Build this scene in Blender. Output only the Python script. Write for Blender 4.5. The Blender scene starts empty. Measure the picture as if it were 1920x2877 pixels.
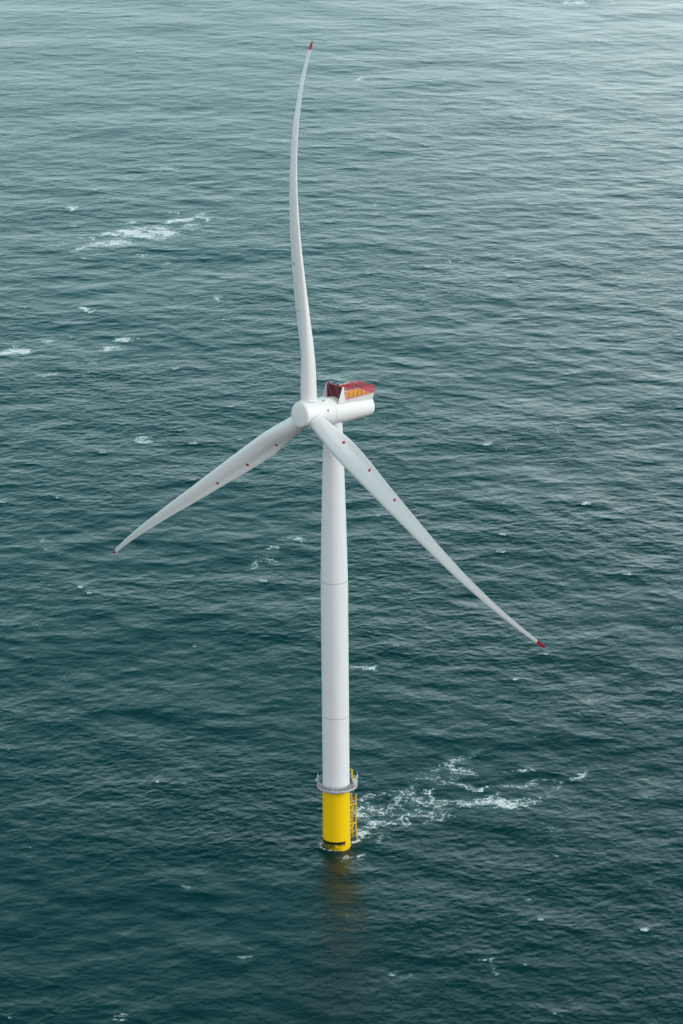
import bpy, math, random
import numpy as np
R = math.radians
random.seed(7)
sc = bpy.context.scene
col = sc.collection

# ------------------------------------------------------------------ camera
from mathutils import Vector, Matrix
PITCH, ROLL = 0.314975927, -0.008283677
CAM = Vector((1.657123, -644.560738, 286.770544))
v = Vector((0, math.cos(PITCH), -math.sin(PITCH)))
r_ = Vector((1, 0, 0)); u_ = Vector((0, math.sin(PITCH), math.cos(PITCH)))
right = r_ * math.cos(ROLL) + u_ * math.sin(ROLL)
up = -r_ * math.sin(ROLL) + u_ * math.cos(ROLL)
cam = bpy.data.cameras.new('camera'); co = bpy.data.objects.new('camera', cam); col.objects.link(co)
M4 = Matrix((right, up, -v)).transposed().to_4x4(); M4.translation = CAM
co.matrix_world = M4
cam.sensor_fit = 'HORIZONTAL'; cam.sensor_width = 36; cam.lens = 9000 / 1920 * 36
cam.clip_start = 1; cam.clip_end = 80000
sc.camera = co

# ------------------------------------------------------------------ sky, sun, exposure
SUN_AZ, SUN_EL = R(105), R(28)      # azimuth clockwise from +Y
world = bpy.data.worlds.new('World'); sc.world = world; world.use_nodes = True
nt = world.node_tree; nt.nodes.clear(); L = nt.links
def N(t, **k):
    n = nt.nodes.new(t)
    for a, b in k.items(): setattr(n, a, b)
    return n
out = N('ShaderNodeOutputWorld'); bg = N('ShaderNodeBackground'); bg.inputs[1].default_value = .12
sky = N('ShaderNodeTexSky', sky_type='NISHITA', sun_disc=False)
sky.sun_elevation = SUN_EL; sky.sun_rotation = SUN_AZ; sky.altitude = 0
sky.air_density = 1.0; sky.dust_density = 6.0; sky.ozone_density = 1.0
hs = N('ShaderNodeHueSaturation'); hs.inputs['Saturation'].default_value = .35
L.new(sky.outputs[0], hs.inputs['Color'])
# thin overcast: soft cloud sheets over the sky
tc = N('ShaderNodeTexCoord'); mp = N('ShaderNodeMapping'); mp.inputs['Scale'].default_value = (1, 1, 3.2)
L.new(tc.outputs['Generated'], mp.inputs[0])
no = N('ShaderNodeTexNoise'); no.inputs['Scale'].default_value = 2.6; no.inputs['Detail'].default_value = 5
L.new(mp.outputs[0], no.inputs['Vector'])
cr = N('ShaderNodeMapRange'); cr.inputs[1].default_value = .36; cr.inputs[2].default_value = .66
cr.inputs[3].default_value = .78; cr.inputs[4].default_value = 1.08
L.new(no.outputs['Fac'], cr.inputs[0])
# glow added low in the sky, apart from the sun, to brighten far-right water
nv = N('ShaderNodeVectorMath', operation='NORMALIZE'); L.new(tc.outputs['Generated'], nv.inputs[0])
dp = N('ShaderNodeVectorMath', operation='DOT_PRODUCT'); L.new(nv.outputs[0], dp.inputs[0])
GA, GE = R(19), R(5)
dp.inputs[1].default_value = (math.sin(GA)*math.cos(GE), math.cos(GA)*math.cos(GE), math.sin(GE))
gl = N('ShaderNodeMapRange', interpolation_type='SMOOTHSTEP'); gl.inputs[1].default_value = .93; gl.inputs[2].default_value = 1.0
gl.inputs[3].default_value = 0; gl.inputs[4].default_value = 1.15
L.new(dp.outputs['Value'], gl.inputs[0])
cloud = cr
sz = N('ShaderNodeSeparateXYZ'); L.new(nv.outputs[0], sz.inputs[0])
ec = N('ShaderNodeValToRGB'); L.new(sz.outputs[2], ec.inputs[0])
stops = [(0.0, (2.4, 2.85, 2.95)), (.11, (1.9, 2.45, 2.55)), (.23, (.36, .92, 1.0)), (.42, (.09, .56, .66)), (.60, (.03, .30, .36)), (.80, (.01, .14, .18)), (1.0, (.05, .18, .22))]
for i, (p, c) in enumerate(stops):
    e = ec.color_ramp.elements[i] if i < 2 else ec.color_ramp.elements.new(p)
    e.position = p
for e, (p, c) in zip(sorted(ec.color_ramp.elements, key=lambda e: e.position), sorted(stops)): e.position = p; e.color = (*c, 1)
# brighter sky added behind the camera (-Y) to light the tower's front and left
bk = N('ShaderNodeMapRange', interpolation_type='SMOOTHSTEP'); bk.inputs[1].default_value = .25; bk.inputs[2].default_value = -.75
L.new(sz.outputs[1], bk.inputs[0])
bm_ = N('ShaderNodeMix', data_type='RGBA'); L.new(bk.outputs[0], bm_.inputs[0]); L.new(ec.outputs[0], bm_.inputs[6]); bm_.inputs[7].default_value = (1.08, 1.1, 1.14, 1)
cc = N('ShaderNodeVectorMath', operation='SCALE'); L.new(bm_.outputs[2], cc.inputs[0])
clm = N('ShaderNodeMath', operation='MULTIPLY'); clm.inputs[1].default_value = 8.0; L.new(cloud.outputs[0], clm.inputs[0]); L.new(clm.outputs[0], cc.inputs['Scale'])
mx = N('ShaderNodeMix', data_type='RGBA'); mx.inputs[0].default_value = .9
gs = N('ShaderNodeVectorMath', operation='SCALE'); gs.inputs[0].default_value = (8.0, 7.8, 7.5); L.new(gl.outputs[0], gs.inputs['Scale'])
ga = N('ShaderNodeVectorMath', operation='ADD'); L.new(cc.outputs[0], ga.inputs[0]); L.new(gs.outputs[0], ga.inputs[1])
L.new(hs.outputs[0], mx.inputs[6]); L.new(ga.outputs[0], mx.inputs[7])
L.new(mx.outputs[2], bg.inputs[0]); L.new(bg.outputs[0], out.inputs[0])

sun = bpy.data.lights.new('sun', 'SUN'); so = bpy.data.objects.new('sun', sun); col.objects.link(so)
sun.energy = 1.3; sun.angle = R(20); sun.color = (1.0, .96, .9)
sd = Vector((math.sin(SUN_AZ)*math.cos(SUN_EL), math.cos(SUN_AZ)*math.cos(SUN_EL), math.sin(SUN_EL)))
so.rotation_euler = sd.to_track_quat('Z', 'Y').to_euler(); so.location = (200, 200, 400)
sc.view_settings.view_transform = 'Standard'; sc.view_settings.look = 'None'
sc.view_settings.exposure = .25; sc.view_settings.gamma = 1; sc.view_settings.use_curve_mapping = False
sc.cycles.volume_step_rate = 1; sc.cycles.max_bounces = 8; sc.cycles.volume_bounces = 1

# ------------------------------------------------------------------ materials
def new_mat(name):
    m = bpy.data.materials.new(name); m.use_nodes = True
    t = m.node_tree; t.nodes.clear()
    o = t.nodes.new('ShaderNodeOutputMaterial'); b = t.nodes.new('ShaderNodeBsdfPrincipled')
    t.links.new(b.outputs[0], o.inputs[0])
    return m, t, b
def nd(t, ty, ins=None, **k):
    n = t.nodes.new(ty)
    for a, b in k.items(): setattr(n, a, b)
    for a, b in (ins or {}).items():
        if isinstance(b, bpy.types.NodeSocket): t.links.new(b, n.inputs[a])
        else: n.inputs[a].default_value = b
    return n
def mixc(t, f, a, b):
    n = t.nodes.new('ShaderNodeMix'); n.data_type = 'RGBA'
    for i, x in ((0, f), (6, a), (7, b)):
        if isinstance(x, bpy.types.NodeSocket): t.links.new(x, n.inputs[i])
        else: n.inputs[i].default_value = x if i == 0 else (*x, 1)
    return n.outputs[2]
def mth(t, op, a, b=0, c=None, clamp=False):
    n = t.nodes.new('ShaderNodeMath'); n.operation = op; n.use_clamp = clamp
    for i, x in enumerate((a, b) if c is None else (a, b, c)):
        if isinstance(x, bpy.types.NodeSocket): t.links.new(x, n.inputs[i])
        else: n.inputs[i].default_value = x
    return n.outputs[0]
def paint(name, c, rough=.4, dirt=.12, dc=(.35, .34, .3), scale=.35, stretch=(1, 1, .15)):
    m, t, b = new_mat(name)
    tc = nd(t, 'ShaderNodeTexCoord'); mp = nd(t, 'ShaderNodeMapping', {0: tc.outputs['Object'], 'Scale': stretch})
    n = nd(t, 'ShaderNodeTexNoise', {'Vector': mp.outputs[0], 'Scale': scale*4, 'Detail': 6, 'Roughness': .65})
    f = nd(t, 'ShaderNodeMapRange', {0: n.outputs['Fac'], 1: .45, 2: .8, 3: 0, 4: dirt}).outputs[0]
    t.links.new(mixc(t, f, c, dc), b.inputs['Base Color'])
    n2 = nd(t, 'ShaderNodeTexNoise', {'Vector': tc.outputs['Object'], 'Scale': 1.3, 'Detail': 3})
    t.links.new(nd(t, 'ShaderNodeMapRange', {0: n2.outputs['Fac'], 3: rough-.07, 4: rough+.1}).outputs[0], b.inputs['Roughness'])
    return m
WHITE = paint('white_gelcoat', (.80, .81, .80), .38, .10, (.5, .5, .47))
TOWER = paint('tower_paint', (.79, .81, .83), .42, .14, (.5, .5, .48), .3, (1, 1, .06))
SEAM = paint('seam_grey', (.42, .44, .45), .6, .3)
DARK = paint('dark_rubber', (.05, .05, .055), .7, .2)
RED = paint('red_paint', (.46, .008, .03), .42, .15, (.3, .05, .05))
DRED = paint('dark_red_grille', (.11, .004, .014), .6, .4, (.03, .005, .01), 2)
RAILRED = paint('red_rail_paint', (.85, .02, .06), .45, .1, (.3, .05, .05))
YELDECK = paint('yellow_deck_paint', (1.0, .70, .04), .6, .25, (.6, .3, .08), 1)
GREY = paint('galvanised_steel', (.42, .44, .45), .5, .35, (.25, .25, .25), 1.5)
LGREY = paint('light_grey_steel', (.62, .65, .66), .5, .3, (.35, .36, .36), 1.5)
YEL = paint('yellow_steel', (.78, .50, .012), .4, .2, (.4, .22, .03), 1)
LAMPW = paint('white_housing', (.8, .8, .78), .4, .05)
GREEN = paint('green_marker', (.08, .3, .2), .5, .05)

TSEAM = paint('tower_seam', (.60, .62, .64), .5, .2)
PINKDECK = paint('pale_deck', (.66, .60, .58), .6, .3, (.5, .3, .28), 1)
GRATE = paint('deck_grating', (.17, .19, .20), .7, .4, (.08, .09, .1), 3)
RUST = paint('rusty_steel', (.30, .12, .05), .8, .6, (.12, .06, .04), 3)
DARKRED2 = paint('dark_red_frame', (.2, .01, .02), .5, .2)

# yellow foundation coat with the growth left at the tide line
def foundation_mat():
    m, t, b = new_mat('yellow_foundation_paint')
    tc = nd(t, 'ShaderNodeTexCoord'); P = tc.outputs['Object']
    sp = nd(t, 'ShaderNodeSeparateXYZ', {0: P}); x, y, z = sp.outputs[0], sp.outputs[1], sp.outputs[2]
    n1 = nd(t, 'ShaderNodeTexNoise', {'Vector': nd(t, 'ShaderNodeMapping', {0: P, 'Scale': (1, 1, .2)}).outputs[0], 'Scale': 1.1, 'Detail': 5}).outputs['Fac']
    c = mixc(t, nd(t, 'ShaderNodeMapRange', {0: n1, 1: .5, 2: .85, 3: 0, 4: .25}).outputs[0], (.95, .61, .002), (.74, .42, .01))
    n2 = nd(t, 'ShaderNodeTexNoise', {'Vector': P, 'Scale': 1.7, 'Detail': 6, 'Roughness': .7}).outputs['Fac']
    n3 = nd(t, 'ShaderNodeTexNoise', {'Vector': P, 'Scale': .55, 'Detail': 2}).outputs['Fac']
    # blotchy algae below 1.7 m, denser towards -x -y
    azm = nd(t, 'ShaderNodeMapRange', {0: x, 1: 2.3, 2: -2.6, 3: 0, 4: 1}).outputs[0]
    low = nd(t, 'ShaderNodeMapRange', {0: z, 1: 1.95, 2: 1.1, 3: 0, 4: 1}).outputs[0]
    s = mth(t, 'ADD', mth(t, 'MULTIPLY', azm, .42), mth(t, 'MULTIPLY', n2, 1.0))
    alg = mth(t, 'MULTIPLY', nd(t, 'ShaderNodeMapRange', {0: s, 1: .54, 2: .80, 3: 0, 4: .92}).outputs[0], low)
    c = mixc(t, alg, c, (.035, .06, .006))
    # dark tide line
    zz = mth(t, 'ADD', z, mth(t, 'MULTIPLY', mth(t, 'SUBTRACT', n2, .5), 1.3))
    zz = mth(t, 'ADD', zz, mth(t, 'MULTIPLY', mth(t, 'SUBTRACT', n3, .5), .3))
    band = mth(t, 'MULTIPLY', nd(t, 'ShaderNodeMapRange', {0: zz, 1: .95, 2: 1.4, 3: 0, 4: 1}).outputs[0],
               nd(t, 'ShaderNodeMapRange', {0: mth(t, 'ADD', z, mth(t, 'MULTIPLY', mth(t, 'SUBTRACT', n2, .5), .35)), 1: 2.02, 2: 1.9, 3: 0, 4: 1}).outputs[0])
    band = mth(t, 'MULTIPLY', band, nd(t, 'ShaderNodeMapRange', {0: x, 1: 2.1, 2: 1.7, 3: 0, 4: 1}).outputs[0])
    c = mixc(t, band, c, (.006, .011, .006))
    t.links.new(c, b.inputs['Base Color']); b.inputs['Roughness'].default_value = .45; b.inputs['Specular IOR Level'].default_value = .3
    return m
FOUND = foundation_mat()

# ------------------------------------------------------------------ mesh helpers
class MB:
    def __init__(s): s.v = []; s.f = []; s.sm = []
    def add(s, vs, fs, smooth=False):
        o = len(s.v); s.v += [tuple(p) for p in vs]; s.f += [tuple(i+o for i in f) for f in fs]; s.sm += [smooth]*len(fs)
    def rings(s, rings, smooth=True, cap=(True, True), closed=True):
        n = len(rings[0]); vs = [p for r in rings for p in r]; fs = []
        for i in range(len(rings)-1):
            for j in range(n if closed else n-1):
                k = (j+1) % n; fs.append((i*n+j, i*n+k, (i+1)*n+k, (i+1)*n+j))
        s.add(vs, fs, smooth)
        if cap[0]: s.add(rings[0], [tuple(range(n))[::-1]])
        if cap[1]: s.add(rings[-1], [tuple(range(n))])
    def tube(s, p, q, r, r2=None, n=8, smooth=True):
        p = Vector(p); q = Vector(q); d = (q-p).normalized(); a = d.orthogonal().normalized(); b = d.cross(a)
        r2 = r if r2 is None else r2
        rs = [[c + (a*math.cos(2*math.pi*i/n) + b*math.sin(2*math.pi*i/n))*rr for i in range(n)] for c, rr in ((p, r), (q, r2))]
        s.rings(rs, smooth)
    def path(s, pts, r, n=8, closed=False):
        pts = [Vector(p) for p in pts]; m = len(pts)
        for i in range(m if closed else m-1): s.tube(pts[i], pts[(i+1) % m], r, n=n)
    def lathe(s, prof, n=64, org=(0, 0, 0), ax=None, smooth=True, cap=(True, True)):
        # prof = (radius, height) pairs around the axis frame (X, Y, Z)
        X, Y, Z = ax or (Vector((1, 0, 0)), Vector((0, 1, 0)), Vector((0, 0, 1))); O = Vector(org)
        s.rings([[O + X*(r*math.cos(2*math.pi*j/n)) + Y*(r*math.sin(2*math.pi*j/n)) + Z*h for j in range(n)] for r, h in prof], smooth, cap)
    def box(s, c, hx, hy, hz, fr=None):
        X, Y, Z = fr or (Vector((1, 0, 0)), Vector((0, 1, 0)), Vector((0, 0, 1))); c = Vector(c)
        vs = [c + X*(hx*i) + Y*(hy*j) + Z*(hz*k) for i in (-1, 1) for j in (-1, 1) for k in (-1, 1)]
        s.add(vs, [(0, 1, 3, 2), (4, 6, 7, 5), (0, 4, 5, 1), (2, 3, 7, 6), (0, 2, 6, 4), (1, 5, 7, 3)])
    def build(s, name, mat, parent=None, label=None, bevel=0, autosm=None):
        me = bpy.data.meshes.new(name); me.from_pydata(s.v, [], s.f); me.update()
        me.polygons.foreach_set('use_smooth', s.sm); me.materials.append(mat)
        import bmesh
        bm = bmesh.new(); bm.from_mesh(me)
        if autosm is not None:
            bmesh.ops.remove_doubles(bm, verts=bm.verts, dist=1e-4)
        bmesh.ops.recalc_face_normals(bm, faces=bm.faces)
        if autosm is not None:
            for f in bm.faces: f.smooth = True
            for e in bm.edges:
                if len(e.link_faces) == 2 and e.calc_face_angle(0) > R(autosm): e.smooth = False
        bm.to_mesh(me); bm.free()
        o = bpy.data.objects.new(name, me); col.objects.link(o)
        if parent: o.parent = parent
        if label: o['label'] = label
        if bevel:
            b = o.modifiers.new('bevel', 'BEVEL'); b.width = bevel; b.segments = 2; b.limit_method = 'ANGLE'
        return o

# ================================================================== SEA
WDIR = R(72)                       # direction the waves travel, from +X towards +Y
def spectrum_tile(n, size, lp, hs, lo, hi, seed, spread, gamma=4.4):
    rng = np.random.default_rng(seed)
    k1 = np.fft.fftfreq(n, d=size/n)*2*np.pi
    kx, ky = np.meshgrid(k1, k1, indexing='xy'); k = np.hypot(kx, ky); k[0, 0] = 1e-6
    kp = 2*np.pi/lp
    S = k**-gamma*np.exp(-1.25*(kp/k)**2)              # wavenumber spectrum, 2-D
    th = np.arctan2(ky, kx) - WDIR
    wid = spread*(1+.0*k)
    D = np.maximum(np.cos(th), 0)**wid + .42
    lam = 2*np.pi/k
    band = np.clip((lam-lo)/(lo*.4), 0, 1)*np.clip((hi*1.25-lam)/(hi*.5), 0, 1) if hi else np.clip((lam-lo)/(lo*.4), 0, 1)
    A = np.sqrt(S*D)*band
    H = A*(rng.standard_normal((n, n)) + 1j*rng.standard_normal((n, n)))
    H[0, 0] = 0
    h = np.fft.ifft2(H).real; s = hs/4/h.std(); h *= s
    dx = np.fft.ifft2(1j*kx/k*H).real*s; dy = np.fft.ifft2(1j*ky/k*H).real*s
    return h, dx, dy
def sample(tile, x, y, size):
    n = tile.shape[0]; u = (x/size*n) % n; w = (y/size*n) % n
    i = np.floor(u).astype(np.int64); j = np.floor(w).astype(np.int64); fu = u-i; fv = w-j
    i %= n; j %= n; i2 = (i+1) % n; j2 = (j+1) % n
    return (tile[j, i]*(1-fu)+tile[j, i2]*fu)*(1-fv) + (tile[j2, i]*(1-fu)+tile[j2, i2]*fu)*fv

def build_sea():
    SA, SB = 1434.0, 171.0
    A = spectrum_tile(2048, SA, 24.0, .38, 3.0, None, 11, 1.1)
    # break factor: sharp crests of the long waves carry the whitecaps
    gy, gx = np.gradient(A[1], SA/2048)
    gyy, gyx = np.gradient(A[2], SA/2048)
    fold = (gx + gyy)
    fold = fold/fold.std()
    B = spectrum_tile(1024, SB, 5.0, .085, .42, 5.5, 23, .8, 3.7)
    # rows (y) and columns (x): fine where the turbine stands, growing towards the horizon
    ys = [-125.0]
    while ys[-1] < 1330: ys.append(ys[-1] + .00052*math.hypot(ys[-1]+645, 287))
    ys = np.array(ys)
    ext = lambda a, b, m, p: a + (b-a)*(np.arange(1, m+1)/m)**p
    ys = np.concatenate([np.concatenate([-125 - .4*(1.03**np.arange(1, 81)-1)/.03, ext(-125 - .4*(1.03**80-1)/.03, -22000, 60, 3.6)])[::-1], ys, ext(1330, 22000, 90, 3.3)])
    nc = 860; u = np.linspace(-1, 1, nc)
    hw = .1067*np.hypot(np.clip(ys, -125, 1330)+645, 287)*1.10 + 14
    # columns beside the fine strip: spacing grows slowly for 150 m, then out to the horizon
    ma, mb = 95, 60; m = ma+mb
    X = np.empty((len(ys), nc+2*m)); Y = np.repeat(ys[:, None], nc+2*m, 1)
    X[:, m:m+nc] = hw[:, None]*u
    s0_ = (2*hw/(nc-1))[:, None]
    side = s0_*(1.031**np.arange(1, ma+1)-1)/.031*1.031
    edge = side[:, -1:]
    side = np.concatenate([side, edge + (22000-edge-hw[:, None])*(np.arange(1, mb+1)/mb)**3.6], 1)
    X[:, m+nc:] = hw[:, None] + side
    X[:, :m] = -(hw[:, None] + side)[:, ::-1]
    dxs = np.gradient(X, axis=1); dys = np.gradient(Y, axis=0); sp = np.maximum(dxs, dys*.7)
    fa = np.clip((14-sp)/11, 0, 1); fb = np.clip((2.4-sp)/1.5, 0, 1)
    h = sample(A[0], X, Y, SA)*fa; dx = sample(A[1], X, Y, SA)*fa; dy = sample(A[2], X, Y, SA)*fa
    ca, sa = math.cos(.45), math.sin(.45)
    xr, yr = X*ca+Y*sa, -X*sa+Y*ca
    far = 1-.56*np.clip((np.hypot(Y+645, 287)-850)/900, 0, 1)
    h *= far; dx *= far; dy *= far; fb = fb*far
    h2 = sample(B[0], xr, yr, SB)*fb
    C = spectrum_tile(512, 1700.0, 80.0, .5, 38.0, 150.0, 5, 1.5)
    h += sample(C[0], X, Y, 1700.0)*fa; dx += sample(C[1], X, Y, 1700.0)*fa; dy += sample(C[2], X, Y, 1700.0)*fa
    # short waves ride rougher in wind streaks, calmer between
    fo = sample(fold, X, Y, SA)*fa
    patch = sample(A[0], X*.13+300, Y*.17+90, SA)/ (.38/4)
    h2 *= np.clip(1+.22*patch, .72, 1.5)
    # the water piles up and eddies round the foundation
    rr = np.hypot(X, Y)
    h += h2
    h += .28*np.exp(-((rr-3.3)/.8)**2)*np.clip(-(X*.75+Y*.55)/np.maximum(rr, .1), -.3, 1)
    # crests lean forward: one face short and steep, the other long and gentle
    Z = h; X2 = X + dx*2.0 - 3.0*h*math.cos(WDIR); Y2 = Y + dy*2.0 - 3.0*h*math.sin(WDIR)
    nr, ncc = X.shape
    me = bpy.data.meshes.new('sea_water')
    me.vertices.add(nr*ncc); me.vertices.foreach_set('co', np.stack([X2, Y2, Z], -1).astype(np.float32).ravel())
    idx = np.arange(nr*ncc, dtype=np.int32).reshape(nr, ncc)
    q = np.stack([idx[:-1, :-1], idx[:-1, 1:], idx[1:, 1:], idx[1:, :-1]], -1).reshape(-1)
    nf = len(q)//4
    me.loops.add(len(q)); me.loops.foreach_set('vertex_index', q)
    me.polygons.add(nf); me.polygons.foreach_set('loop_start', np.arange(0, len(q), 4, dtype=np.int32))
    me.polygons.foreach_set('use_smooth', np.ones(nf, dtype=bool))
    me.update(calc_edges=True)
    # foam cover: wake and breaking patches, plus small caps on folding crests
    F = np.zeros_like(X)
    s1, s0 = A[1].std(), A[0].std()
    WX = sample(A[1], X*2.6, Y*2.6, SA)/s1*.42 + sample(A[1], X*7, Y*7, SA)/s1*.25
    WY = sample(A[2], X*2.2+77, Y*2.2, SA)/s1*.75 + sample(A[2], X*6+31, Y*6, SA)/s1*.4
    WI = 1 + .13*sample(A[0], X*2.4+500, Y*2.4+90, SA)/s0
    for pts, w, inten in FOAM:
        P = np.array(pts); lo = P.min(0)-3.2*w-2; hi = P.max(0)+3.2*w+2; lo[1] -= 4*w; hi[1] += 4*w
        i0, i1 = np.searchsorted(ys, lo[1]-2), np.searchsorted(ys, hi[1]+2)
        if i1 <= i0: continue
        xs, yy = X[i0:i1], Y[i0:i1]
        sel = (xs > lo[0]) & (xs < hi[0])
        if not sel.any(): continue
        px, py = xs[sel]+WX[i0:i1][sel], yy[sel]+WY[i0:i1][sel]; d = np.full(px.shape, 1e9)
        for a, b in zip(P[:-1], P[1:]):
            ab = b-a; L2 = (ab**2).sum()+1e-9
            t = np.clip(((px-a[0])*ab[0]+(py-a[1])*ab[1])/L2, 0, 1)
            # patches lie along the wave crests: wider in depth than in width
            dep = np.clip(.42*np.hypot(py+645, 287)/287, 1, 2.6)
            d = np.minimum(d, np.hypot((px-a[0]-ab[0]*t), (py-a[1]-ab[1]*t)/dep))
        f = inten*np.exp(-(d/(w*1.0))**2)
        sub = F[i0:i1]; tmp = sub[sel]; tmp = 1-(1-tmp)*(1-np.minimum(f, .999)) if w > 5 else np.maximum(tmp, f); sub[sel] = tmp; F[i0:i1] = sub
    F *= WI
    F *= 1+.16*np.clip((Y-220)/250, 0, 1)
    caps = np.clip((-fo-2.2)/.8, 0, 1)*.9*np.clip((patch+.9), 0, 1)
    F = np.maximum(F, caps*(rr > 45))
    a = rr < 30
    ring = np.exp(-((rr-3.2)/.32)**2)*np.clip(.75-(X*.9+Y*.2)/np.maximum(rr, .1), .45, 1)*1.1
    F = np.maximum(F, ring)
    gu = me.attributes.new('gust', 'FLOAT', 'POINT'); gu.data.foreach_set('value', np.clip(1+.2*patch, .75, 1.4).astype(np.float32).ravel())
    cz = me.attributes.new('coarse', 'FLOAT', 'POINT'); cz.data.foreach_set('value', np.clip((sp-3)/8, 0, 1).astype(np.float32).ravel())
    at = me.attributes.new('foam', 'FLOAT', 'POINT'); at.data.foreach_set('value', F.astype(np.float32).ravel())
    # material
    m_, t, b = new_mat('sea_water')
    geo = nd(t, 'ShaderNodeTexCoord'); P = geo.outputs['Object']
    fo_ = nd(t, 'ShaderNodeAttribute', attribute_name='foam').outputs['Fac']
    n1 = nd(t, 'ShaderNodeTexNoise', {'Vector': P, 'Scale': 1.7, 'Detail': 7, 'Roughness': .66, 'Distortion': .6}).outputs['Fac']
    n0 = nd(t, 'ShaderNodeTexNoise', {'Vector': P, 'Scale': .33, 'Detail': 4}).outputs['Color']
    wv = nd(t, 'ShaderNodeVectorMath', {0: P, 1: nd(t, 'ShaderNodeVectorMath', {0: n0, 'Scale': 3.4}, operation='SCALE').outputs[0]}, operation='ADD').outputs[0]
    vo = nd(t, 'ShaderNodeTexVoronoi', {'Vector': wv, 'Scale': .34}, feature='DISTANCE_TO_EDGE').outputs['Distance']
    lace = nd(t, 'ShaderNodeMapRange', {0: vo, 1: 0, 2: .17, 3: 1, 4: 0}, interpolation_type='SMOOTHSTEP').outputs[0]
    n3 = nd(t, 'ShaderNodeTexNoise', {'Vector': P, 'Scale': .8, 'Detail': 5, 'Roughness': .6, 'Distortion': 1.2}).outputs['Fac']
    lace2 = nd(t, 'ShaderNodeMapRange', {0: mth(t, 'ABSOLUTE', mth(t, 'SUBTRACT', n3, .5)), 1: 0, 2: .07, 3: 1, 4: 0}, interpolation_type='SMOOTHSTEP').outputs[0]
    # value 0..~1: thread-like foam that closes up where the cover is dense
    pat = mth(t, 'ADD', mth(t, 'MULTIPLY', lace, .19), mth(t, 'ADD', mth(t, 'MULTIPLY', lace2, .19), mth(t, 'MULTIPLY', n1, 1.25)))
    thr = mth(t, 'SUBTRACT', mth(t, 'ADD', pat, mth(t, 'MULTIPLY', fo_, .72)), 1.365)
    mask = nd(t, 'ShaderNodeMapRange', {0: thr, 1: -.06, 2: .24, 3: 0, 4: 1}, interpolation_type='SMOOTHSTEP').outputs[0]
    mask = mth(t, 'MULTIPLY', mask, mth(t, 'MULTIPLY', fo_, 4, clamp=True))
    # aerated water under the foam, lighter and greener
    aer = mth(t, 'MULTIPLY', nd(t, 'ShaderNodeMapRange', {0: mth(t, 'ADD', fo_, mth(t, 'MULTIPLY', n1, .3)), 1: .4, 2: 1.2, 3: 0, 4: .38}).outputs[0], 1.0)
    nl = nd(t, 'ShaderNodeTexNoise', {'Vector': P, 'Scale': .012, 'Detail': 3}).outputs['Fac']
    deep = mixc(t, nl, (.001, .020, .022), (.0012, .026, .028))
    c = mixc(t, aer, deep, (.10, .22, .21)); c = mixc(t, mask, c, (.86, .89, .89))
    t.links.new(c, b.inputs['Base Color'])
    t.links.new(nd(t, 'ShaderNodeMapRange', {0: mask, 3: .24, 4: .75}).outputs[0], b.inputs['Roughness'])
    b.inputs['IOR'].default_value = 1.333; b.inputs['Specular IOR Level'].default_value = .28
    mpw = nd(t, 'ShaderNodeMapping', {0: P, 'Rotation': (0, 0, -WDIR), 'Scale': (1.0, .5, 1)}).outputs[0]
    w1 = nd(t, 'ShaderNodeTexNoise', {'Vector': mpw, 'Scale': 2.1, 'Detail': 5, 'Roughness': .62}).outputs['Fac']
    w2 = nd(t, 'ShaderNodeTexNoise', {'Vector': mpw, 'Scale': .5, 'Detail': 3, 'Roughness': .6}).outputs['Fac']
    hh = mth(t, 'ADD', mth(t, 'MULTIPLY', w1, .24), mth(t, 'ADD', mth(t, 'MULTIPLY', w2, .10), mth(t, 'MULTIPLY', mask, .06)))
    w3 = nd(t, 'ShaderNodeTexNoise', {'Vector': mpw, 'Scale': .12, 'Detail': 4, 'Roughness': .5}).outputs['Fac']
    hh = mth(t, 'ADD', hh, mth(t, 'MULTIPLY', w3, mth(t, 'MULTIPLY', nd(t, 'ShaderNodeAttribute', attribute_name='coarse').outputs['Fac'], 3.0)))
    gust = nd(t, 'ShaderNodeAttribute', attribute_name='gust').outputs['Fac']
    bp = nd(t, 'ShaderNodeBump', {'Strength': .3, 'Distance': 1.0, 'Height': mth(t, 'MULTIPLY', hh, gust)})
    t.links.new(bp.outputs[0], b.inputs['Normal'])
    me.materials.append(m_)
    o = bpy.data.objects.new('sea_water', me); col.objects.link(o); o['kind'] = 'structure'
    o['label'] = 'dark teal open sea with choppy waves and scattered whitecaps'
    return float(Z.min())
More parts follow.
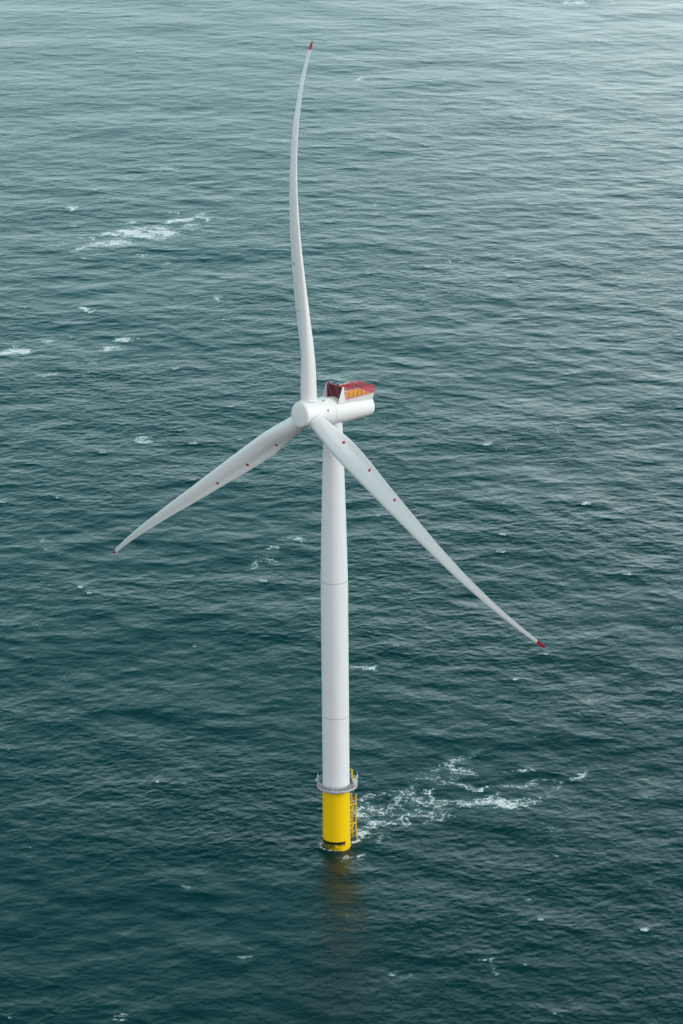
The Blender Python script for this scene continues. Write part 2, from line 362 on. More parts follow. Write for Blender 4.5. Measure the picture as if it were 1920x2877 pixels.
FOAM = [[[(3.2, 0.4), (5.2, 4.3), (6.5, 6.9)], 1.3, 1.0], [[(6.4, 5.4), (9.2, 2.4), (12.0, 5.3)], 1.2, 0.75], [[(4.9, 8.9), (7.7, 10.4), (10.5, 12.3), (14.2, 11.3), (17.4, 11.7)], 2.2, 0.8], [[(17.4, 11.2), (21.5, 12.6), (26.4, 15.5)], 1.8, 0.6], [[(5.4, 24.7), (8.3, 26.7), (11.6, 26.7), (14.5, 28.7), (16.2, 29.7)], 2.0, 0.72], [[(16.2, 29.7), (19.7, 37.1), (24.1, 43.5), (26.7, 46.7), (29.8, 50.0), (33.3, 53.3)], 2.2, 0.62], [[(9.4, 16.4), (11.5, 19.4), (14.4, 24.5), (16.2, 28.7), (18.5, 24.4), (21.0, 23.4)], 2.0, 0.75], [[(20.3, 28.6), (22.9, 31.7), (25.1, 34.8)], 1.4, 0.7], [[(27.2, 35.9), (29.6, 33.7), (31.5, 29.4), (34.9, 30.9), (38.7, 32.4), (42.8, 31.8), (45.9, 35.5), (51.3, 34.8), (56.5, 37.4)], 1.3, 0.8], [[(17.7, 22.4), (21.7, 21.3), (25.9, 24.3), (29.9, 21.1), (34.0, 21.0), (38.0, 19.9), (43.9, 22.9)], 1.8, 0.8], [[(32.4, 22.6), (35.4, 24.6), (38.6, 22.5), (40.2, 21.4)], 3.6, 0.95], [[(41.9, 23.4), (44.2, 23.4)], 2.4, 0.75], [[(34.9, 40.6), (38.3, 41.0)], 1.2, 0.6], [[(38.3, 41.2), (41.6, 39.9), (44.1, 40.9)], 1.6, 0.9], [[(44.1, 40.7), (46.6, 40.3)], 1.0, 0.6], [[(26.7, 45.6), (28.7, 42.9), (30.3, 40.1)], 2.8, 0.8], [[(21.4, 37.1), (22.3, 41.4), (24.1, 43.0)], 2.0, 0.72], [[(47.0, 25.9), (49.3, 30.1), (52.5, 34.3)], 1.3, 0.68], [[(54.3, 35.8), (57.1, 39.5)], 2, 0.6], [[(5.3, 13.5), (4.9, 18.5), (7.0, 21.6), (10.2, 18.4), (12.6, 15.3), (15.1, 15.3), (17.5, 17.3), (19.6, 16.2), (23.1, 14.1), (22.6, 21.3)], 2.2, 0.72], [[(5.3, 16.5), (10.2, 19.5), (15.1, 16.3), (20.0, 18.2)], 7.0, 0.38], [[(21.7, 21.3), (30.0, 24.2), (42.3, 23.9)], 6.0, 0.22], [[(16.2, 31.8), (24.8, 39.1), (30.8, 42.3)], 6, 0.22], [[(0.6, -6.9), (4.0, -6.7), (5.7, -5.1)], 0.8, 0.8], [[(-3.2, 1.7), (-4.4, 4.7), (-3.8, 7.6)], 1.0, 0.5], [[(-2.8, -2.2), (-4.3, -2.2)], 1.2, 0.5], [[(44.9, 11.6), (48.3, 8.6)], 1.0, 0.6], [[(48.4, 6.6), (47.8, 0.7)], 2, 0.42], [[(48.2, -7.8), (49.8, -7.3)], 1.4, 0.75], [[(49.0, -16.5), (50.1, -17.5)], 2.0, 0.5], [[(33.5, -2.9), (34.5, -2.9)], 1.4, 0.55], [[(40.0, -21.0), (41.3, -21.5)], 1.6, 0.45], [[(40.2, -27.4), (40.8, -27.8)], 0.8, 0.6], [[(30.5, -37.8), (31.0, -37.0)], 0.8, 0.6], [[(-91.6, 592.6), (-84.8, 594.6)], 3.2, 0.85], [[(-82.4, 595.6), (-76.2, 597.1), (-69.9, 597.4), (-66.6, 593.9)], 5.5, 1.0], [[(-78.9, 590.8), (-73.8, 587.9), (-68.6, 584.9)], 3.5, 1.0], [[(-100.6, 562.7), (-95.8, 573.2)], 2.2, 0.8], [[(-95.8, 573.2), (-88.6, 575.6), (-80.7, 578.6)], 4.2, 0.92], [[(-66.3, 614.2), (-59.3, 616.2), (-55.1, 620.9), (-51.7, 617.6)], 2.6, 1.0], [[(-60.2, 606.0), (-55.8, 608.1)], 2.2, 0.95], [[(-55.5, 623.8), (-53.7, 627.5)], 2, 0.9], [[(-84.7, 612.6), (-81.5, 613.3)], 2.4, 0.75], [[(-67.0, 628.6), (-63.7, 627.9)], 2.6, 0.7], [[(-109.6, 641.4), (-105.9, 641.0), (-107.1, 634.5)], 1.6, 0.95], [[(-91.5, 473.9), (-89.1, 472.0)], 1.6, 1.0], [[(-88.5, 468.1), (-85.0, 471.4)], 1.2, 0.85], [[(-76.7, 430.8), (-72.8, 429.6), (-70.1, 431.6)], 1.6, 1.0], [[(-79.2, 418.4), (-74.4, 420.2)], 2.6, 0.9], [[(-113.7, 415.1), (-110.9, 419.2), (-106.8, 416.4)], 3.4, 0.95], [[(-114.5, 412.1), (-110.8, 413.0)], 2.2, 0.85], [[(-101.8, 429.7), (-98.6, 429.1)], 2.0, 0.8], [[(-98.7, 386.2), (-94.2, 386.2)], 1.8, 0.8], [[(-83.6, 383.0), (-80.3, 384.8)], 1.6, 0.7], [[(-90.1, 401.7), (-88.6, 402.7)], 2.4, 0.65], [[(-75.7, 556.6), (-73.2, 554.9)], 1.8, 0.85], [[(-43.4, 489.0), (-41.5, 486.6)], 1.6, 0.75], [[(-39.4, 458.6), (-37.4, 457.9)], 1.0, 0.9], [[(-100.5, 586.4), (-95.4, 585.1)], 1.8, 0.7], [[(-96.8, 586.8), (-95.1, 584.5)], 1.6, 0.95], [[(-94.1, 435.4), (-92.5, 434.9)], 2.2, 0.6], [[(-106.4, 573.6), (-103.3, 573.5)], 2.5, 0.5], [[(-85.2, 400.3), (-81.2, 400.8)], 1.2, 0.6], [[(-61.3, 310.3), (-58.8, 308.3)], 2.6, 0.95], [[(-14.6, 213.3), (-8.5, 210.8)], 1.1, 0.85], [[(-24.6, 184.2), (-20.6, 193.7), (-17.2, 191.4)], 1.8, 0.72], [[(-18.7, 204.2), (-16.5, 206.4)], 1.6, 0.85], [[(-22.5, 196.0), (-18.0, 194.4)], 1.6, 0.7], [[(4.8, 109.1), (8.6, 108.4)], 1.6, 0.9], [[(-82.5, 212.0), (-78.7, 199.7)], 1.8, 0.6], [[(-82.8, 142.5), (-77.1, 142.4)], 1.2, 0.6], [[(-70.1, 106.0), (-65.4, 101.6)], 1.6, 0.6], [[(63.0, 87.4), (58.2, 74.5)], 2.2, 0.55], [[(46.5, 61.1), (50.8, 64.3)], 1.6, 0.5], [[(-32.2, -20.8), (-30.9, -21.5)], 1.2, 0.85], [[(-20.2, -53.9), (-16.7, -53.9)], 1.2, 0.85], [[(13.6, -65.0), (17.1, -64.6)], 1.0, 0.8], [[(29.6, -57.2), (31.3, -58.0)], 0.9, 1.0], [[(31.1, -59.2), (31.9, -64.3)], 1.3, 0.7], [[(10.8, -63.5), (12.6, -63.0)], 0.9, 0.75], [[(93.8, 859.3), (99.8, 863.4)], 3, 0.7], [[(84.2, 842.3), (86.1, 840.1)], 2.5, 0.9], [[(130.5, 1157.0), (139.1, 1156.6)], 5, 1.0], [[(11.6, 924.6), (13.8, 929.2)], 3.5, 0.9], [[(-78.7, 715.2), (-68.5, 714.8)], 2.0, 0.8], [[(-89.8, 696.9), (-86.1, 697.6)], 2.6, 0.7], [[(-29.5, 1048.8), (-15.6, 1042.7)], 3.6, 0.55], [[(-43.5, -81.5), (-41.1, -81.4)], 0.8, 0.95], [[(-10.1, -49.0), (-7.4, -50.5)], 1.3, 0.55], [[(-68.1, 0.8), (-65.1, -0.7)], 1.1, 0.65], [[(43.2, 543.0), (48.9, 541.4)], 2.5, 0.65], [[(12.7, 641.2), (16.3, 641.1)], 2.5, 0.6], [[(66.1, 422.2), (67.6, 423.3)], 1.6, 0.8], [[(70.2, 315.0), (71.9, 312.1)], 1.8, 0.6], [[(4.1, 319.3), (5.4, 319.3)], 1, 0.5], [[(12.7, 184.0), (13.9, 184.7)], 1, 0.7], [[(54.7, 423.7), (57.1, 422.5)], 2, 0.55], [[(67.4, -20.6), (70.6, -21.5)], 1.5, 0.5], [[(40.5, 159.5), (41.6, 159.1)], 1, 0.6], [[(-35.9, 124.8), (-34.5, 123.8)], 1, 0.7], [[(10.3, 331.2), (14.5, 330.1)], 1.4, 0.8], [[(-78.6, 556.6), (-73.3, 552.8)], 1.8, 0.5], [[(-64.4, 541.9), (-62.8, 542.5)], 1.4, 0.8], [[(-98.9, 386.0), (-94.6, 387.0)], 2, 0.6], [[(-83.5, 384.5), (-80.5, 383.3)], 2, 0.5], [[(-6.0, 436.8), (-6.9, 454.9)], 0.8, 0.5], [[(90.3, 136.4), (86.8, 134.8)], 1.5, 0.5], [[(72.2, 67.7), (75.9, 68.2)], 1.4, 0.5], [[(60.3, 48.4), (63.9, 49.7)], 1.5, 0.5]]
zmin = build_sea()

# ================================================================== WIND TURBINE
root = bpy.data.objects.new('wind_turbine', None); col.objects.link(root)
root['label'] = 'tall white three-bladed offshore wind turbine on a yellow foundation standing in the sea'
root['category'] = 'wind turbine'
H, YAW, OVER, TILT, PHASE = 98.913198, 0.824679163, 6.635684, R(6), -0.106821509
Z3 = Vector((0, 0, 1))
# ---- foundation
m = MB(); m.lathe([(3.05, -9), (3.05, .1), (3.03, 2), (2.98, 13.55)], 96); fnd = m.build('foundation', FOUND, root, autosm=40)
# ---- tower: flanged sections
def tower_r(z):
    return np.interp(z, [14, 30.7, 61.6, 77.6, 86.8, 95.8, 97], [2.92, 2.925, 2.92, 2.56, 2.30, 2.02, 1.98])
prof = []
for z in list(np.linspace(14.35, 30.55, 9)) + list(np.linspace(30.85, 61.4, 14)) + list(np.linspace(61.75, 96.6, 22)): prof.append((float(tower_r(z)), float(z)))
m = MB(); m.lathe(prof, 96); tower = m.build('tower', TOWER, root, autosm=40)
for z in (30.7, 61.57):
    r0 = float(tower_r(z)); m = MB(); m.lathe([(r0-.01, z-.17), (r0+.014, z-.12), (r0+.014, z+.12), (r0-.01, z+.17)], 96, cap=(False, False)); m.build('flange_seam', TSEAM, tower, autosm=30)
m = MB(); m.lathe([(2.93, 14.42), (3.06, 14.46), (3.06, 14.78), (2.93, 14.85)], 96, cap=(False, False)); m.build('base_flange', SEAM, tower, autosm=30)
# entrance door on the far right side
da = R(38); dn = Vector((math.cos(da), math.sin(da), 0)); dt = Vector((-math.sin(da), math.cos(da), 0))
m = MB(); m.box(dn*2.93 + Z3*16.6, .06, .5, 1.1, (dn, dt, Z3)); m.build('door', GREY, tower, bevel=.02)

# ---- work platform
plat = MB(); PC = Vector((.22, .1, 0)); RP = 4.42
plat.lathe([(2.96, 13.75), (3.18, 13.78), (3.18, 14.05), (RP-.12, 14.05), (RP, 14.1), (RP, 14.34), (2.9, 14.34)], 72, org=PC, cap=(False, False), smooth=False)
wp = plat.build('work_platform', GREY, root)
m = MB(); m.lathe([(2.99, 13.35), (3.16, 13.38), (3.16, 13.749), (2.99, 13.749)], 96, cap=(False, False)); m.build('collar', GREY, wp, autosm=30)
nb = 20
for i in range(nb):
    a = 2*math.pi*i/nb; d = Vector((math.cos(a), math.sin(a), 0)); m = MB(); m.box(PC + d*3.85 + Z3*13.94, .62, .05, .1, (d, Z3.cross(d), Z3)); m.build('deck_bracket', GREY, wp)
m = MB(); m.lathe([(2.95, 14.345), (RP-.05, 14.345), (RP-.05, 14.352), (2.95, 14.352)], 72, org=PC, cap=(False, False)); m.build('deck_grating', GRATE, wp)
# railing: posts, rails, kick plate
ring = lambda r, z, n=72: [PC + Vector((r*math.cos(2*math.pi*i/n), r*math.sin(2*math.pi*i/n), z)) for i in range(n)]
for z in (14.78, 15.12, 15.48):
    m = MB(); m.lathe([(RP-.06-q_, z-q_), (RP-.06+q_, z-q_), (RP-.06+q_, z+q_), (RP-.06-q_, z+q_), (RP-.06-q_, z-q_)] if (q_ := (.024 if z < 15.4 else .036)) else 0, 72, org=PC, cap=(False, False)); m.build('handrail', LGREY, wp)
for i in range(26):
    a = 2*math.pi*(i+.4)/26; p = PC + Vector(((RP-.06)*math.cos(a), (RP-.06)*math.sin(a), 14.3)); q = p + Z3*1.2
    pm = MB(); pm.tube(p, q, .035, n=6); pm.build('railing_post', LGREY, wp)
m = MB(); m.lathe([(RP-.03, 14.341), (RP-.03, 14.5), (RP-.012, 14.5), (RP-.012, 14.341)], 72, org=PC, cap=(False, False)); m.build('kick_plate', LGREY, wp)
# deck equipment
def P_(azd, r, z): a = R(azd); return PC + Vector((r*math.cos(a), r*math.sin(a), z))
m = MB(); m.tube(P_(30, 3.75, 14.34), P_(30, 3.75, 17.0), .2, n=14); m.tube(P_(30, 3.75, 16.9), P_(60, 3.9, 17.1), .15, .1, n=12)
cr_ = m.build('davit_crane', YEL, wp, 'yellow davit crane on the far right of the platform', autosm=40)
m = MB(); m.box(P_(14, 3.9, 14.75), .42, .32, .4); m.build('equipment_cabinet', LAMPW, wp, bevel=.03)
m = MB(); m.box(P_(32, 4.1, 14.62), .3, .45, .28); m.build('equipment_box', GREY, wp, bevel=.03)
m = MB(); m.box(P_(-6, 4.02, 14.62), .26, .5, .27); m.build('equipment_cabinet', LGREY, wp, bevel=.03)
for az, h_, rr_ in ((6, 3.0, .05), (-152, 1.9, .045), (-170, 1.75, .05), (163, 2.3, .045)):
    m = MB(); b0 = P_(az, RP-.02, 14.3); m.tube(b0, b0 + Z3*h_, rr_, rr_*.7, n=8)
    mast = m.build('mast', LGREY, wp)
    if az in (6, 163):
        m = MB(); m.lathe([(.06, 0), (.13, .05), (.13, .75), (.07, .85)], 12, org=b0+Z3*(h_*.42)+Vector((.03, 0, 0)))
        m.build('beacon_lamp', LAMPW, mast)
m = MB(); b0 = P_(172, RP+.12, 15.25); m.lathe([(.05, -.3), (.19, -.2), (.22, 0), (.19, .2), (.05, .28)], 16, org=b0); m.build('navigation_lamp', LAMPW, wp, autosm=40)
m = MB(); b0 = P_(-103, 4.1, 14.4); m.tube(b0, b0+Z3*.85, .05, n=8); m.lathe([(.03, 0), (.1, .05), (.1, .5), (.03, .58)], 12, org=b0+Z3*.8); m.build('beacon_lamp', LAMPW, wp)
for az in (-42, -152.5):
    c = P_(az, RP+.09, 14.95); d = (c-PC).normalized(); d.z = 0; tt = Z3.cross(d); m = MB(); rs = []
    for i in range(20):
        a = 2*math.pi*i/20; o = c + (tt*math.cos(a) + Z3*math.sin(a))*.3; e = (o-c).normalized()
        rs.append([o + (e*math.cos(b_)+d*math.sin(b_))*.075 for b_ in [2*math.pi*j/8 for j in range(8)]])
    rs.append(rs[0]); m.rings(rs, cap=(False, False)); m.build('lifebuoy', RED, wp, autosm=60)
    if az == -42:
        m = MB(); m.box(c + Z3*.02 - d*.02 + tt*.55, .05, .3, .28, (d, tt, Z3)); m.build('warning_board', LAMPW, wp)
        m = MB(); m.box(c + Z3*(-.1) + d*.055 + tt*.62, .006, .28, .1, (d, tt, Z3)); m.build('warning_board', RED, wp)

# ---- boat landing on the right-hand side
bl = MB()
F1, F2 = Vector((4.28, 2.9, 0)), Vector((3.3, 4.3, 0))
inn = (F1+F2).normalized()
for F, zt in ((F1, 10.6), (F2, 10.3)):
    bl.tube(F + Vector((.0, 0, 3.0)), F + Vector((0, 0, zt)), .19, n=14)
    bl.tube(F + Vector((.22, .05, .35)), F + Vector((0, 0, 3.0)), .16, .19, n=14)
    bl.lathe([(.19, zt), (.15, zt+.1), (.06, zt+.16)], 14, org=F)
land = bl.build('boat_landing', YEL, root, 'yellow tubular boat landing on the right side of the foundation', autosm=40)
def on_pile(F, dz, da=0):
    a = math.atan2(F.y, F.x)+da; return Vector((3.0*math.cos(a), 3.0*math.sin(a), dz))
for F in (F1, F2):
    for z in (4.1, 8.6):
        m = MB(); m.tube(on_pile(F, z), F+Z3*(z), .17, n=12); m.build('strut', YEL, land)
for z in (3.6, 7.7):
    m = MB(); q = on_pile(F1, z, -.30); m.tube(q, q*1.0 + Vector((.75, .3, .2)), .16, n=12); m.tube(q + Vector((.75, .3, .2)), Vector((3.75, 1.9, z+.75)), .14, n=12); m.build('strut', YEL, land)
m = MB(); L1 = Vector((3.62, 2.25, 0)); L2 = Vector((3.3, 2.72, 0))
for q in (L1, L2): m.tube(q+Z3*.5, q+Z3*10.2, .055, n=8)
for i in range(32): m.tube(L1+Z3*(.8+i*.3), L2+Z3*(.8+i*.3), .025, n=6)
m.build('ladder', YEL, land)
m = MB(); m.tube(L1+Z3*6.3, F1+Z3*6.3, .07, n=8); m.build('brace', YEL, land)
m = MB(); q = on_pile(F1, 9.3, .1); m.box(Vector((3.65, 2.6, 9.35)), .55, .5, .05); m.path([Vector((4.0, 2.15, z)) for z in (9.4, 10.3)]+[Vector((3.3, 2.15, 10.3)), Vector((3.3, 2.15, 9.4))], .04, 6); m.build('rest_platform', GREY, land)
for F in (F1, F2):
    m = MB(); m.tube(F + Vector((.23, .055, .15)), F + Vector((.215, .05, .55)), .15, .163, n=12); m.build('rusty_tip', RUST, land)

# ---- nacelle frame: n upwind (tilted), s towards the right of the photo, t up
n = Vector((-math.sin(YAW)*math.cos(TILT), -math.cos(YAW)*math.cos(TILT), math.sin(TILT)))
s = Vector((math.cos(YAW), -math.sin(YAW), 0)); t3 = Vector(np.cross(n, s)); t3 = t3 if t3.z > 0 else -t3
nh = Vector((-math.sin(YAW), -math.cos(YAW), 0))
O = Vector((0, 0, H + .2))
def AX(a, b=0, c=0): return O + n*a + s*b + t3*c
def LV(b, ss, z): return O - nh*b + s*ss + Z3*z            # level frame, b = downwind
# nacelle canopy: round at the front, flatter underneath towards the rear
def nac_ring(a, hw, hu, hd, k=72, p=2.0):
    o = []
    for j in range(k):
        th = 2*math.pi*j/k; c_, s_ = math.cos(th), math.sin(th)
        o.append(AX(a, hw*c_, (hu if s_ > 0 else hd)*s_))
    return o
m = MB(); rings = []
for a, hw, hu, hd in ((1.66, 2.75, 2.75, 2.75), (1.62, 3.0, 3.0, 3.0), (1.0, 3.0, 3.0, 3.0), (-1.5, 2.98, 2.95, 2.9), (-5, 2.9, 2.9, 2.45), (-8.6, 2.82, 2.85, 2.05), (-9.3, 2.78, 2.82, 1.95), (-9.62, 2.66, 2.7, 1.82), (-9.78, 2.3, 2.35, 1.5)):
    rings.append(nac_ring(a, hw, hu, hd))
m.rings(rings); nac = m.build('nacelle', WHITE, root, autosm=32)
# yaw collar between tower and nacelle
m = MB(); m.lathe([(2.0, 95.2), (2.0, 97.0)], 64); m.build('yaw_ring', TOWER, nac, autosm=30)
# hopper-shaped housing that carries the level hoist deck
DZ = 2.47
m = MB()
tp = [LV(.9, -2.5, DZ), LV(.9, 2.5, DZ), LV(9.65, 2.5, DZ), LV(9.65, -2.5, DZ)]
bt = [LV(-.75, -2.2, 1.6), LV(-.75, 2.2, 1.6), LV(9.5, 2.0, .75), LV(9.5, -2.0, .75)]
m.add(bt+tp, [(0, 1, 2, 3), (4, 7, 6, 5), (0, 4, 5, 1), (1, 5, 6, 2), (2, 6, 7, 3), (3, 7, 4, 0)])
hou = m.build('deck_housing', WHITE, nac, bevel=.05)
# hoist deck
m = MB(); m.box(LV(5.6, 0, DZ+.03), 4.0, 2.46, .026, (-nh, s, Z3)); dk = m.build('hoist_deck', PINKDECK, nac)
m = MB(); m.box(LV(6.1, -.1, DZ+.075), 2.9, 1.95, .012, (-nh, s, Z3)); m.build('deck_marking', YELDECK, dk)
# fence round the deck
fr = MB(); RH = 1.62; b0_, b1_, S_ = 1.25, 9.62, 2.46
crn = [(b0_, -S_), (b1_, -S_), (b1_, S_), (b0_, S_)]
for z in (.08, .62, 1.12, RH): fr.path([LV(b, q, DZ+z) for b, q in crn], .07 if z > 1.5 else .04, 6, True)
fence = fr.build('deck_fence', RAILRED, nac, 'red mesh fence round the hoist deck')
for i in range(4):
    (ba, sa_), (bb, sb_) = crn[i], crn[(i+1) % 4]; Ln = math.hypot(bb-ba, sb_-sa_); k = max(3, round(Ln/1.2))
    mm = MB()
    for j in range(k):
        f = j/k; b, q = ba+(bb-ba)*f, sa_+(sb_-sa_)*f
        pm = MB(); pm.tube(LV(b, q, DZ), LV(b, q, DZ+RH), .065, n=6); pm.build('fence_post', RAILRED, fence)
    c_ = int(Ln/.24)
    for j in range(1, c_):
        f = j/c_; b, q = ba+(bb-ba)*f, sa_+(sb_-sa_)*f
        mm.tube(LV(b, q, DZ+.08), LV(b, q, DZ+RH-.05), .017, n=4)
    for j in range(1, 6):
        z = .08+(RH-.1)*j/6; mm.tube(LV(ba, sa_, DZ+z), LV(bb, sb_, DZ+z), .014, n=4)
    mm.build('mesh_panel', RAILRED, fence)
# small gear at the front of the deck
m = MB(); m.box(LV(1.75, 2.0, DZ+.75), .22, .2, .7, (-nh, s, Z3)); m.build('light_mast', LAMPW, dk, bevel=.03)
m = MB(); m.lathe([(.12, 0), (.17, .08), (.17, .4), (.1, .5)], 12, org=LV(1.75, 2.0, DZ+1.46)); m.build('obstruction_lamp', LAMPW, dk, autosm=40)
m = MB(); m.box(LV(2.1, 1.4, DZ+.5), .15, .15, .45, (-nh, s, Z3)); m.build('winch_box', GREEN, dk, bevel=.02)
m = MB(); m.box(LV(1.7, 2.1, DZ+.25), .35, .25, .18, (-nh, s, Z3)); m.build('cable_box', LGREY, dk, bevel=.02)
m = MB(); m.tube(LV(2.9, .2, DZ), LV(2.9, .2, DZ+1.5), .045, n=8); m.build('post', RAILRED, dk)
# wind sensors behind the cooler
for ss in (-1.9, -1.3):
    m = MB(); q = LV(1.1, ss, 2.4); m.tube(q, q+Z3*3.3, .03, n=6); m.tube(q+Z3*3.3-s*.2, q+Z3*3.3+s*.2, .025, n=6); m.tube(q+Z3*3.3+s*.2, q+Z3*3.5+s*.2, .05, n=6)
    m.build('wind_sensor', LGREY, nac)
# cooler: dark red radiator between two white triangular fins
m = MB(); m.box(LV(.76, 0, 3.85), .12, 2.42, 1.52, (-nh, s, Z3)); cool = m.build('cooler', DRED, nac, bevel=.02)
m = MB(); m.box(LV(.76, 0, 5.41), .14, 2.44, .045, (-nh, s, Z3)); m.build('top_frame', RED, cool)
for q in (-1.2, 0, 1.2):
    m = MB(); m.box(LV(.62, q, 3.85), .02, .03, 1.5, (-nh, s, Z3)); m.build('mullion', DARKRED2, cool)
for a_, b_ in ((-2.1, -.5), (.2, 1.6)):
    m = MB(); m.tube(LV(.6, a_, 5.3), LV(.6, b_, 2.5), .018, n=4); m.build('bracing_wire', LGREY, cool)
for sg in (-1, 1):
    m = MB(); q0 = sg*2.46; q1 = sg*2.54
    tri = [(-.78, 2.15), (.55, 5.48), (.90, 5.48), (1.32, 1.9)]
    m.add([LV(b, q0, z) for b, z in tri]+[LV(b, q1, z) for b, z in tri], [(0, 1, 2, 3), (7, 6, 5, 4), (0, 4, 5, 1), (1, 5, 6, 2), (2, 6, 7, 3), (3, 7, 4, 0)])
    m.build('side_fin', WHITE, cool)

# ---- rotor: generator drum, hub, spinner
ax = (s, t3, n)
m = MB(); m.lathe([(2.6, 1.70), (3.06, 1.72), (3.12, 1.82), (3.12, 3.3), (3.09, 3.6), (2.99, 3.95), (2.86, 4.35), (2.78, 4.9), (2.75, 5.4), (2.75, 8.75), (2.71, 9.1), (2.62, 9.35), (2.46, 9.5), (2.4, 9.53)], 96, org=O, ax=ax, cap=(True, False)); hub = m.build('hub', WHITE, root, autosm=40)
m = MB(); m.lathe([(2.4, 9.53), (2.36, 9.545), (1.2, 9.60), (.05, 9.62)], 96, org=O, ax=ax, cap=(False, True)); sp_ = m.build('spinner_face', WHITE, hub, autosm=40)
m = MB(); m.lathe([(2.98, 1.60), (2.98, 1.74)], 96, org=O, ax=ax, cap=(False, False)); m.build('rotor_gap', DARK, hub)
for k in range(3):
    a = PHASE + k*2*math.pi/3 + math.pi/3 - .2; e = t3*math.cos(a)+s*math.sin(a)
    m = MB(); m.tube(O+n*9.6+e*.5, O+n*9.56+e*2.2, .014, n=4); m.build('panel_seam', SEAM, sp_)
m = MB(); m.path([O+n*9.612+(t3*math.cos(2*math.pi*i/40)+s*math.sin(2*math.pi*i/40))*.85 for i in range(40)], .012, 4, True); m.build('hatch_seam', SEAM, sp_)
# lifting lugs on the drum
def drum_pt(a, ang, r): return O + n*a + (t3*math.cos(ang)+s*math.sin(ang))*r
for a, ang in ((4.0, .42), (4.05, 1.25)):
    c_ = drum_pt(a, ang, 2.97); e = (t3*math.cos(ang)+s*math.sin(ang)); tg = n.cross(e)
    m = MB(); m.box(c_, .2, .09, .05, ((n+tg*.8).normalized(), (tg-n*.8).normalized(), e)); m.box(c_ - n*.12 + tg*.22, .16, .06, .05, ((n*.5-tg).normalized(), (tg*.5+n).normalized(), e)); m.build('lifting_lug', DARK, hub)

# ---- blades
RR = 77.0
rk = np.array([3, 7, 13, 20, 28, 38, 50, 62, 71, 75.2, 76.5, 77.])/RR
chk = np.array([3.38, 4.05, 4.97, 4.85, 4.2, 3.37, 2.37, 1.56, 1.02, .80, .60, .2])
bek = np.array([.451, .411, .347, .253, .179, .150, .111, .057, .001, -.03, -.04, -.04])
ofk = np.array([0.0, .09, .314, .523, .647, .80, .70, .43, .14, -.03, -.12, -.15])
C1, C2, C3 = 0.02149315, 0.28293082, -0.32289761
EX = [[.00229, -.00093, -.00184, .00137], [-.00158, -.00412, .01255, .00693], [-.00071, .00505, -.00149, .0059]]
def smooth_interp(x, xs, ysv):
    d = np.gradient(ysv, xs); i = np.clip(np.searchsorted(xs, x)-1, 0, len(xs)-2); hh = xs[i+1]-xs[i]
    t = np.clip((x-xs[i])/hh, 0, 1); h00 = 2*t**3-3*t**2+1; h10 = t**3-2*t**2+t; h01 = -2*t**3+3*t**2; h11 = t**3-t**2
    return h00*ysv[i]+h10*hh*d[i]+h01*ysv[i+1]+h11*hh*d[i+1]
NS = 96
def section(u):
    """closed outline (x along the chord 1=leading, -1=trailing; y>0 pressure side), u 0..1 around"""
    th = 2*np.pi*u; x = np.cos(th); X = (1-x)/2
    yt = 5*(.2969*np.sqrt(X)-.126*X-.3516*X**2+.2843*X**3-.1015*X**4)
    sgn = np.where(np.sin(th) >= 0, 1, -1)
    cav = .42*np.exp(-((X-.78)/.17)**2)*(1-X)**.35*1.3
    y = np.where(sgn > 0, yt*(.92)-cav*.30, -yt*1.12-cav*.10)
    y = y + np.where(sgn > 0, .012, -.012)
    return x, y*1.0, np.cos(th), np.sin(th)
def blade_frame(k):
    a = PHASE + k*2*math.pi/3
    rd = t3*math.cos(a)+s*math.sin(a); td = -t3*math.sin(a)+s*math.cos(a)
    return np.array(rd), np.array(td), np.array(n)
OH = np.array(Vector((0, 0, H)) + n*OVER)
def blade_pts(k, rs, uu, lift=0.0):
    rd, td, nn = blade_frame(k); x = rs/RR; ex = EX[k]
    w = RR*(C1*x+(C2+ex[0])*x**2+(C3+ex[1])*x**3); e = RR*(ex[2]*x**2+ex[3]*x**3)
    ch = smooth_interp(x, rk, chk); be = smooth_interp(x, rk, bek); of = smooth_interp(x, rk, ofk)
    tr = np.interp(x, rk[:10], [1, .80, .50, .37, .31, .26, .235, .21, .19, .18])
    bl_ = np.clip((rs-4.0)/11.0, 0, 1); bl_ = bl_*bl_*(3-2*bl_)
    sx, sy, cx_, cy_ = section(uu)
    out = []
    for i in range(len(rs)):
        LE = math.cos(be[i])*td+math.sin(be[i])*nn; TN = -math.sin(be[i])*td+math.cos(be[i])*nn
        C = OH + rs[i]*rd + w[i]*nn + e[i]*td - LE*of[i]
        X_ = (1-bl_[i])*cx_+bl_[i]*sx; Y_ = (1-bl_[i])*cy_*tr[i]+bl_[i]*sy*2*tr[i]*.98
        out.append(C + np.outer(X_*ch[i]/2, LE) + np.outer(Y_*ch[i]/2 + lift, TN))
    return out
UU = np.arange(NS)/NS
blades = []
LAB = ['upright white blade, its red tip at the top of the photo', 'white blade reaching down to the right, in front of the tower', 'white blade reaching down to the left, greyer in shade']
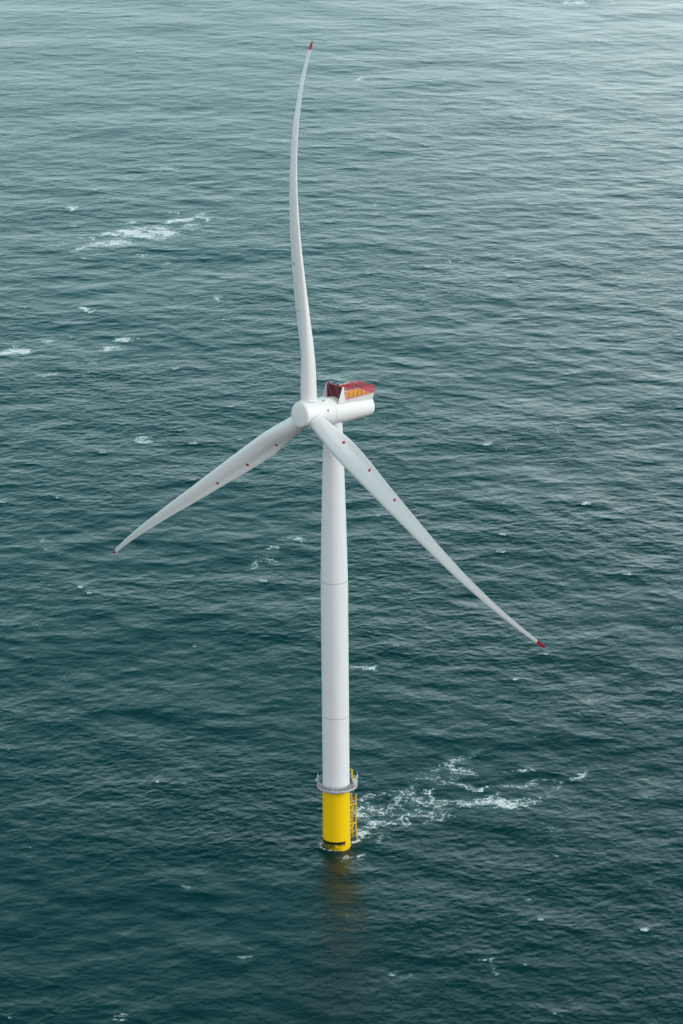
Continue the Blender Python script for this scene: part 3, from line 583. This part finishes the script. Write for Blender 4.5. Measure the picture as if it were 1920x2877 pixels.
for k in range(3):
    rs = np.concatenate([np.linspace(2.35, 16, 30), np.linspace(16.8, 75.15, 90)])
    m = MB(); m.rings([[Vector(p) for p in r] for r in blade_pts(k, rs, UU)])
    b = m.build('blade', WHITE, root, LAB[k], autosm=50); blades.append(b)
    rs = np.array([75.15, 75.6, 76, 76.4, 76.7, 76.88, 76.97])
    m = MB(); m.rings([[Vector(p) for p in r] for r in blade_pts(k, rs, UU)]); m.build('blade_tip', RED, b, autosm=50)
    # root collar
    rd, td, nn = blade_frame(k); X1, X2, X3 = Vector(td), Vector(nn), Vector(rd)
    oc = Vector(OH) + X3*0 + n*float(RR*C1*3/RR)
    m = MB(); m.lathe([(1.7, 1.5), (1.84, 1.6), (1.84, 2.72), (1.88, 2.78), (1.96, 2.8), (1.99, 2.86), (1.99, 2.98), (1.95, 3.04), (1.70, 3.07)], 64, org=oc, ax=(X1, X2, X3)); m.build('root_collar', WHITE, b, autosm=30)
    # red target dots on the upwind face
    for rdot in (11.95, 21.7, 31.5):
        th0 = math.acos(-.49); c_ = []; RD = .33
        ch0 = float(smooth_interp(np.array([rdot/RR]), rk, chk)[0])
        m = MB(); ring_ = []; 
        for q in range(16):
            aa = 2*math.pi*q/16; xo = -.49 + RD*math.cos(aa)/(ch0/2); u0 = math.acos(max(-1, min(1, xo)))/(2*math.pi)
            ring_.append(Vector(blade_pts(k, np.array([rdot+RD*math.sin(aa)]), np.array([u0]), .012)[0][0]))
        ctr = Vector(blade_pts(k, np.array([rdot]), np.array([th0/(2*math.pi)]), .016)[0][0])
        m.add(ring_+[ctr]+[p-Vector(nn)*.03 for p in ring_], [(j, (j+1) % 16, 16) for j in range(16)]+[(j, 17+j, 17+(j+1) % 16, (j+1) % 16) for j in range(16)])
        m.build('target_dot', RED, b)

# ------------------------------------------------------------------ haze
if 0 > 0:
    m = MB(); zt = 310.0; zb = zmin-1.0
    m.box((0, 0, (zt+zb)/2), 22500, 22500, (zt-zb)/2)
    hz = bpy.data.materials.new('haze'); hz.use_nodes = True; t = hz.node_tree; t.nodes.clear()
    o = t.nodes.new('ShaderNodeOutputMaterial'); pv = t.nodes.new('ShaderNodeVolumePrincipled')
    pv.inputs['Color'].default_value = (.88, .93, .95, 1); pv.inputs['Density'].default_value = 0; pv.inputs['Anisotropy'].default_value = .2
    t.links.new(pv.outputs[0], o.inputs['Volume'])
    ho = m.build('haze', hz); ho['kind'] = 'stuff'; ho['label'] = 'thin pale sea haze'
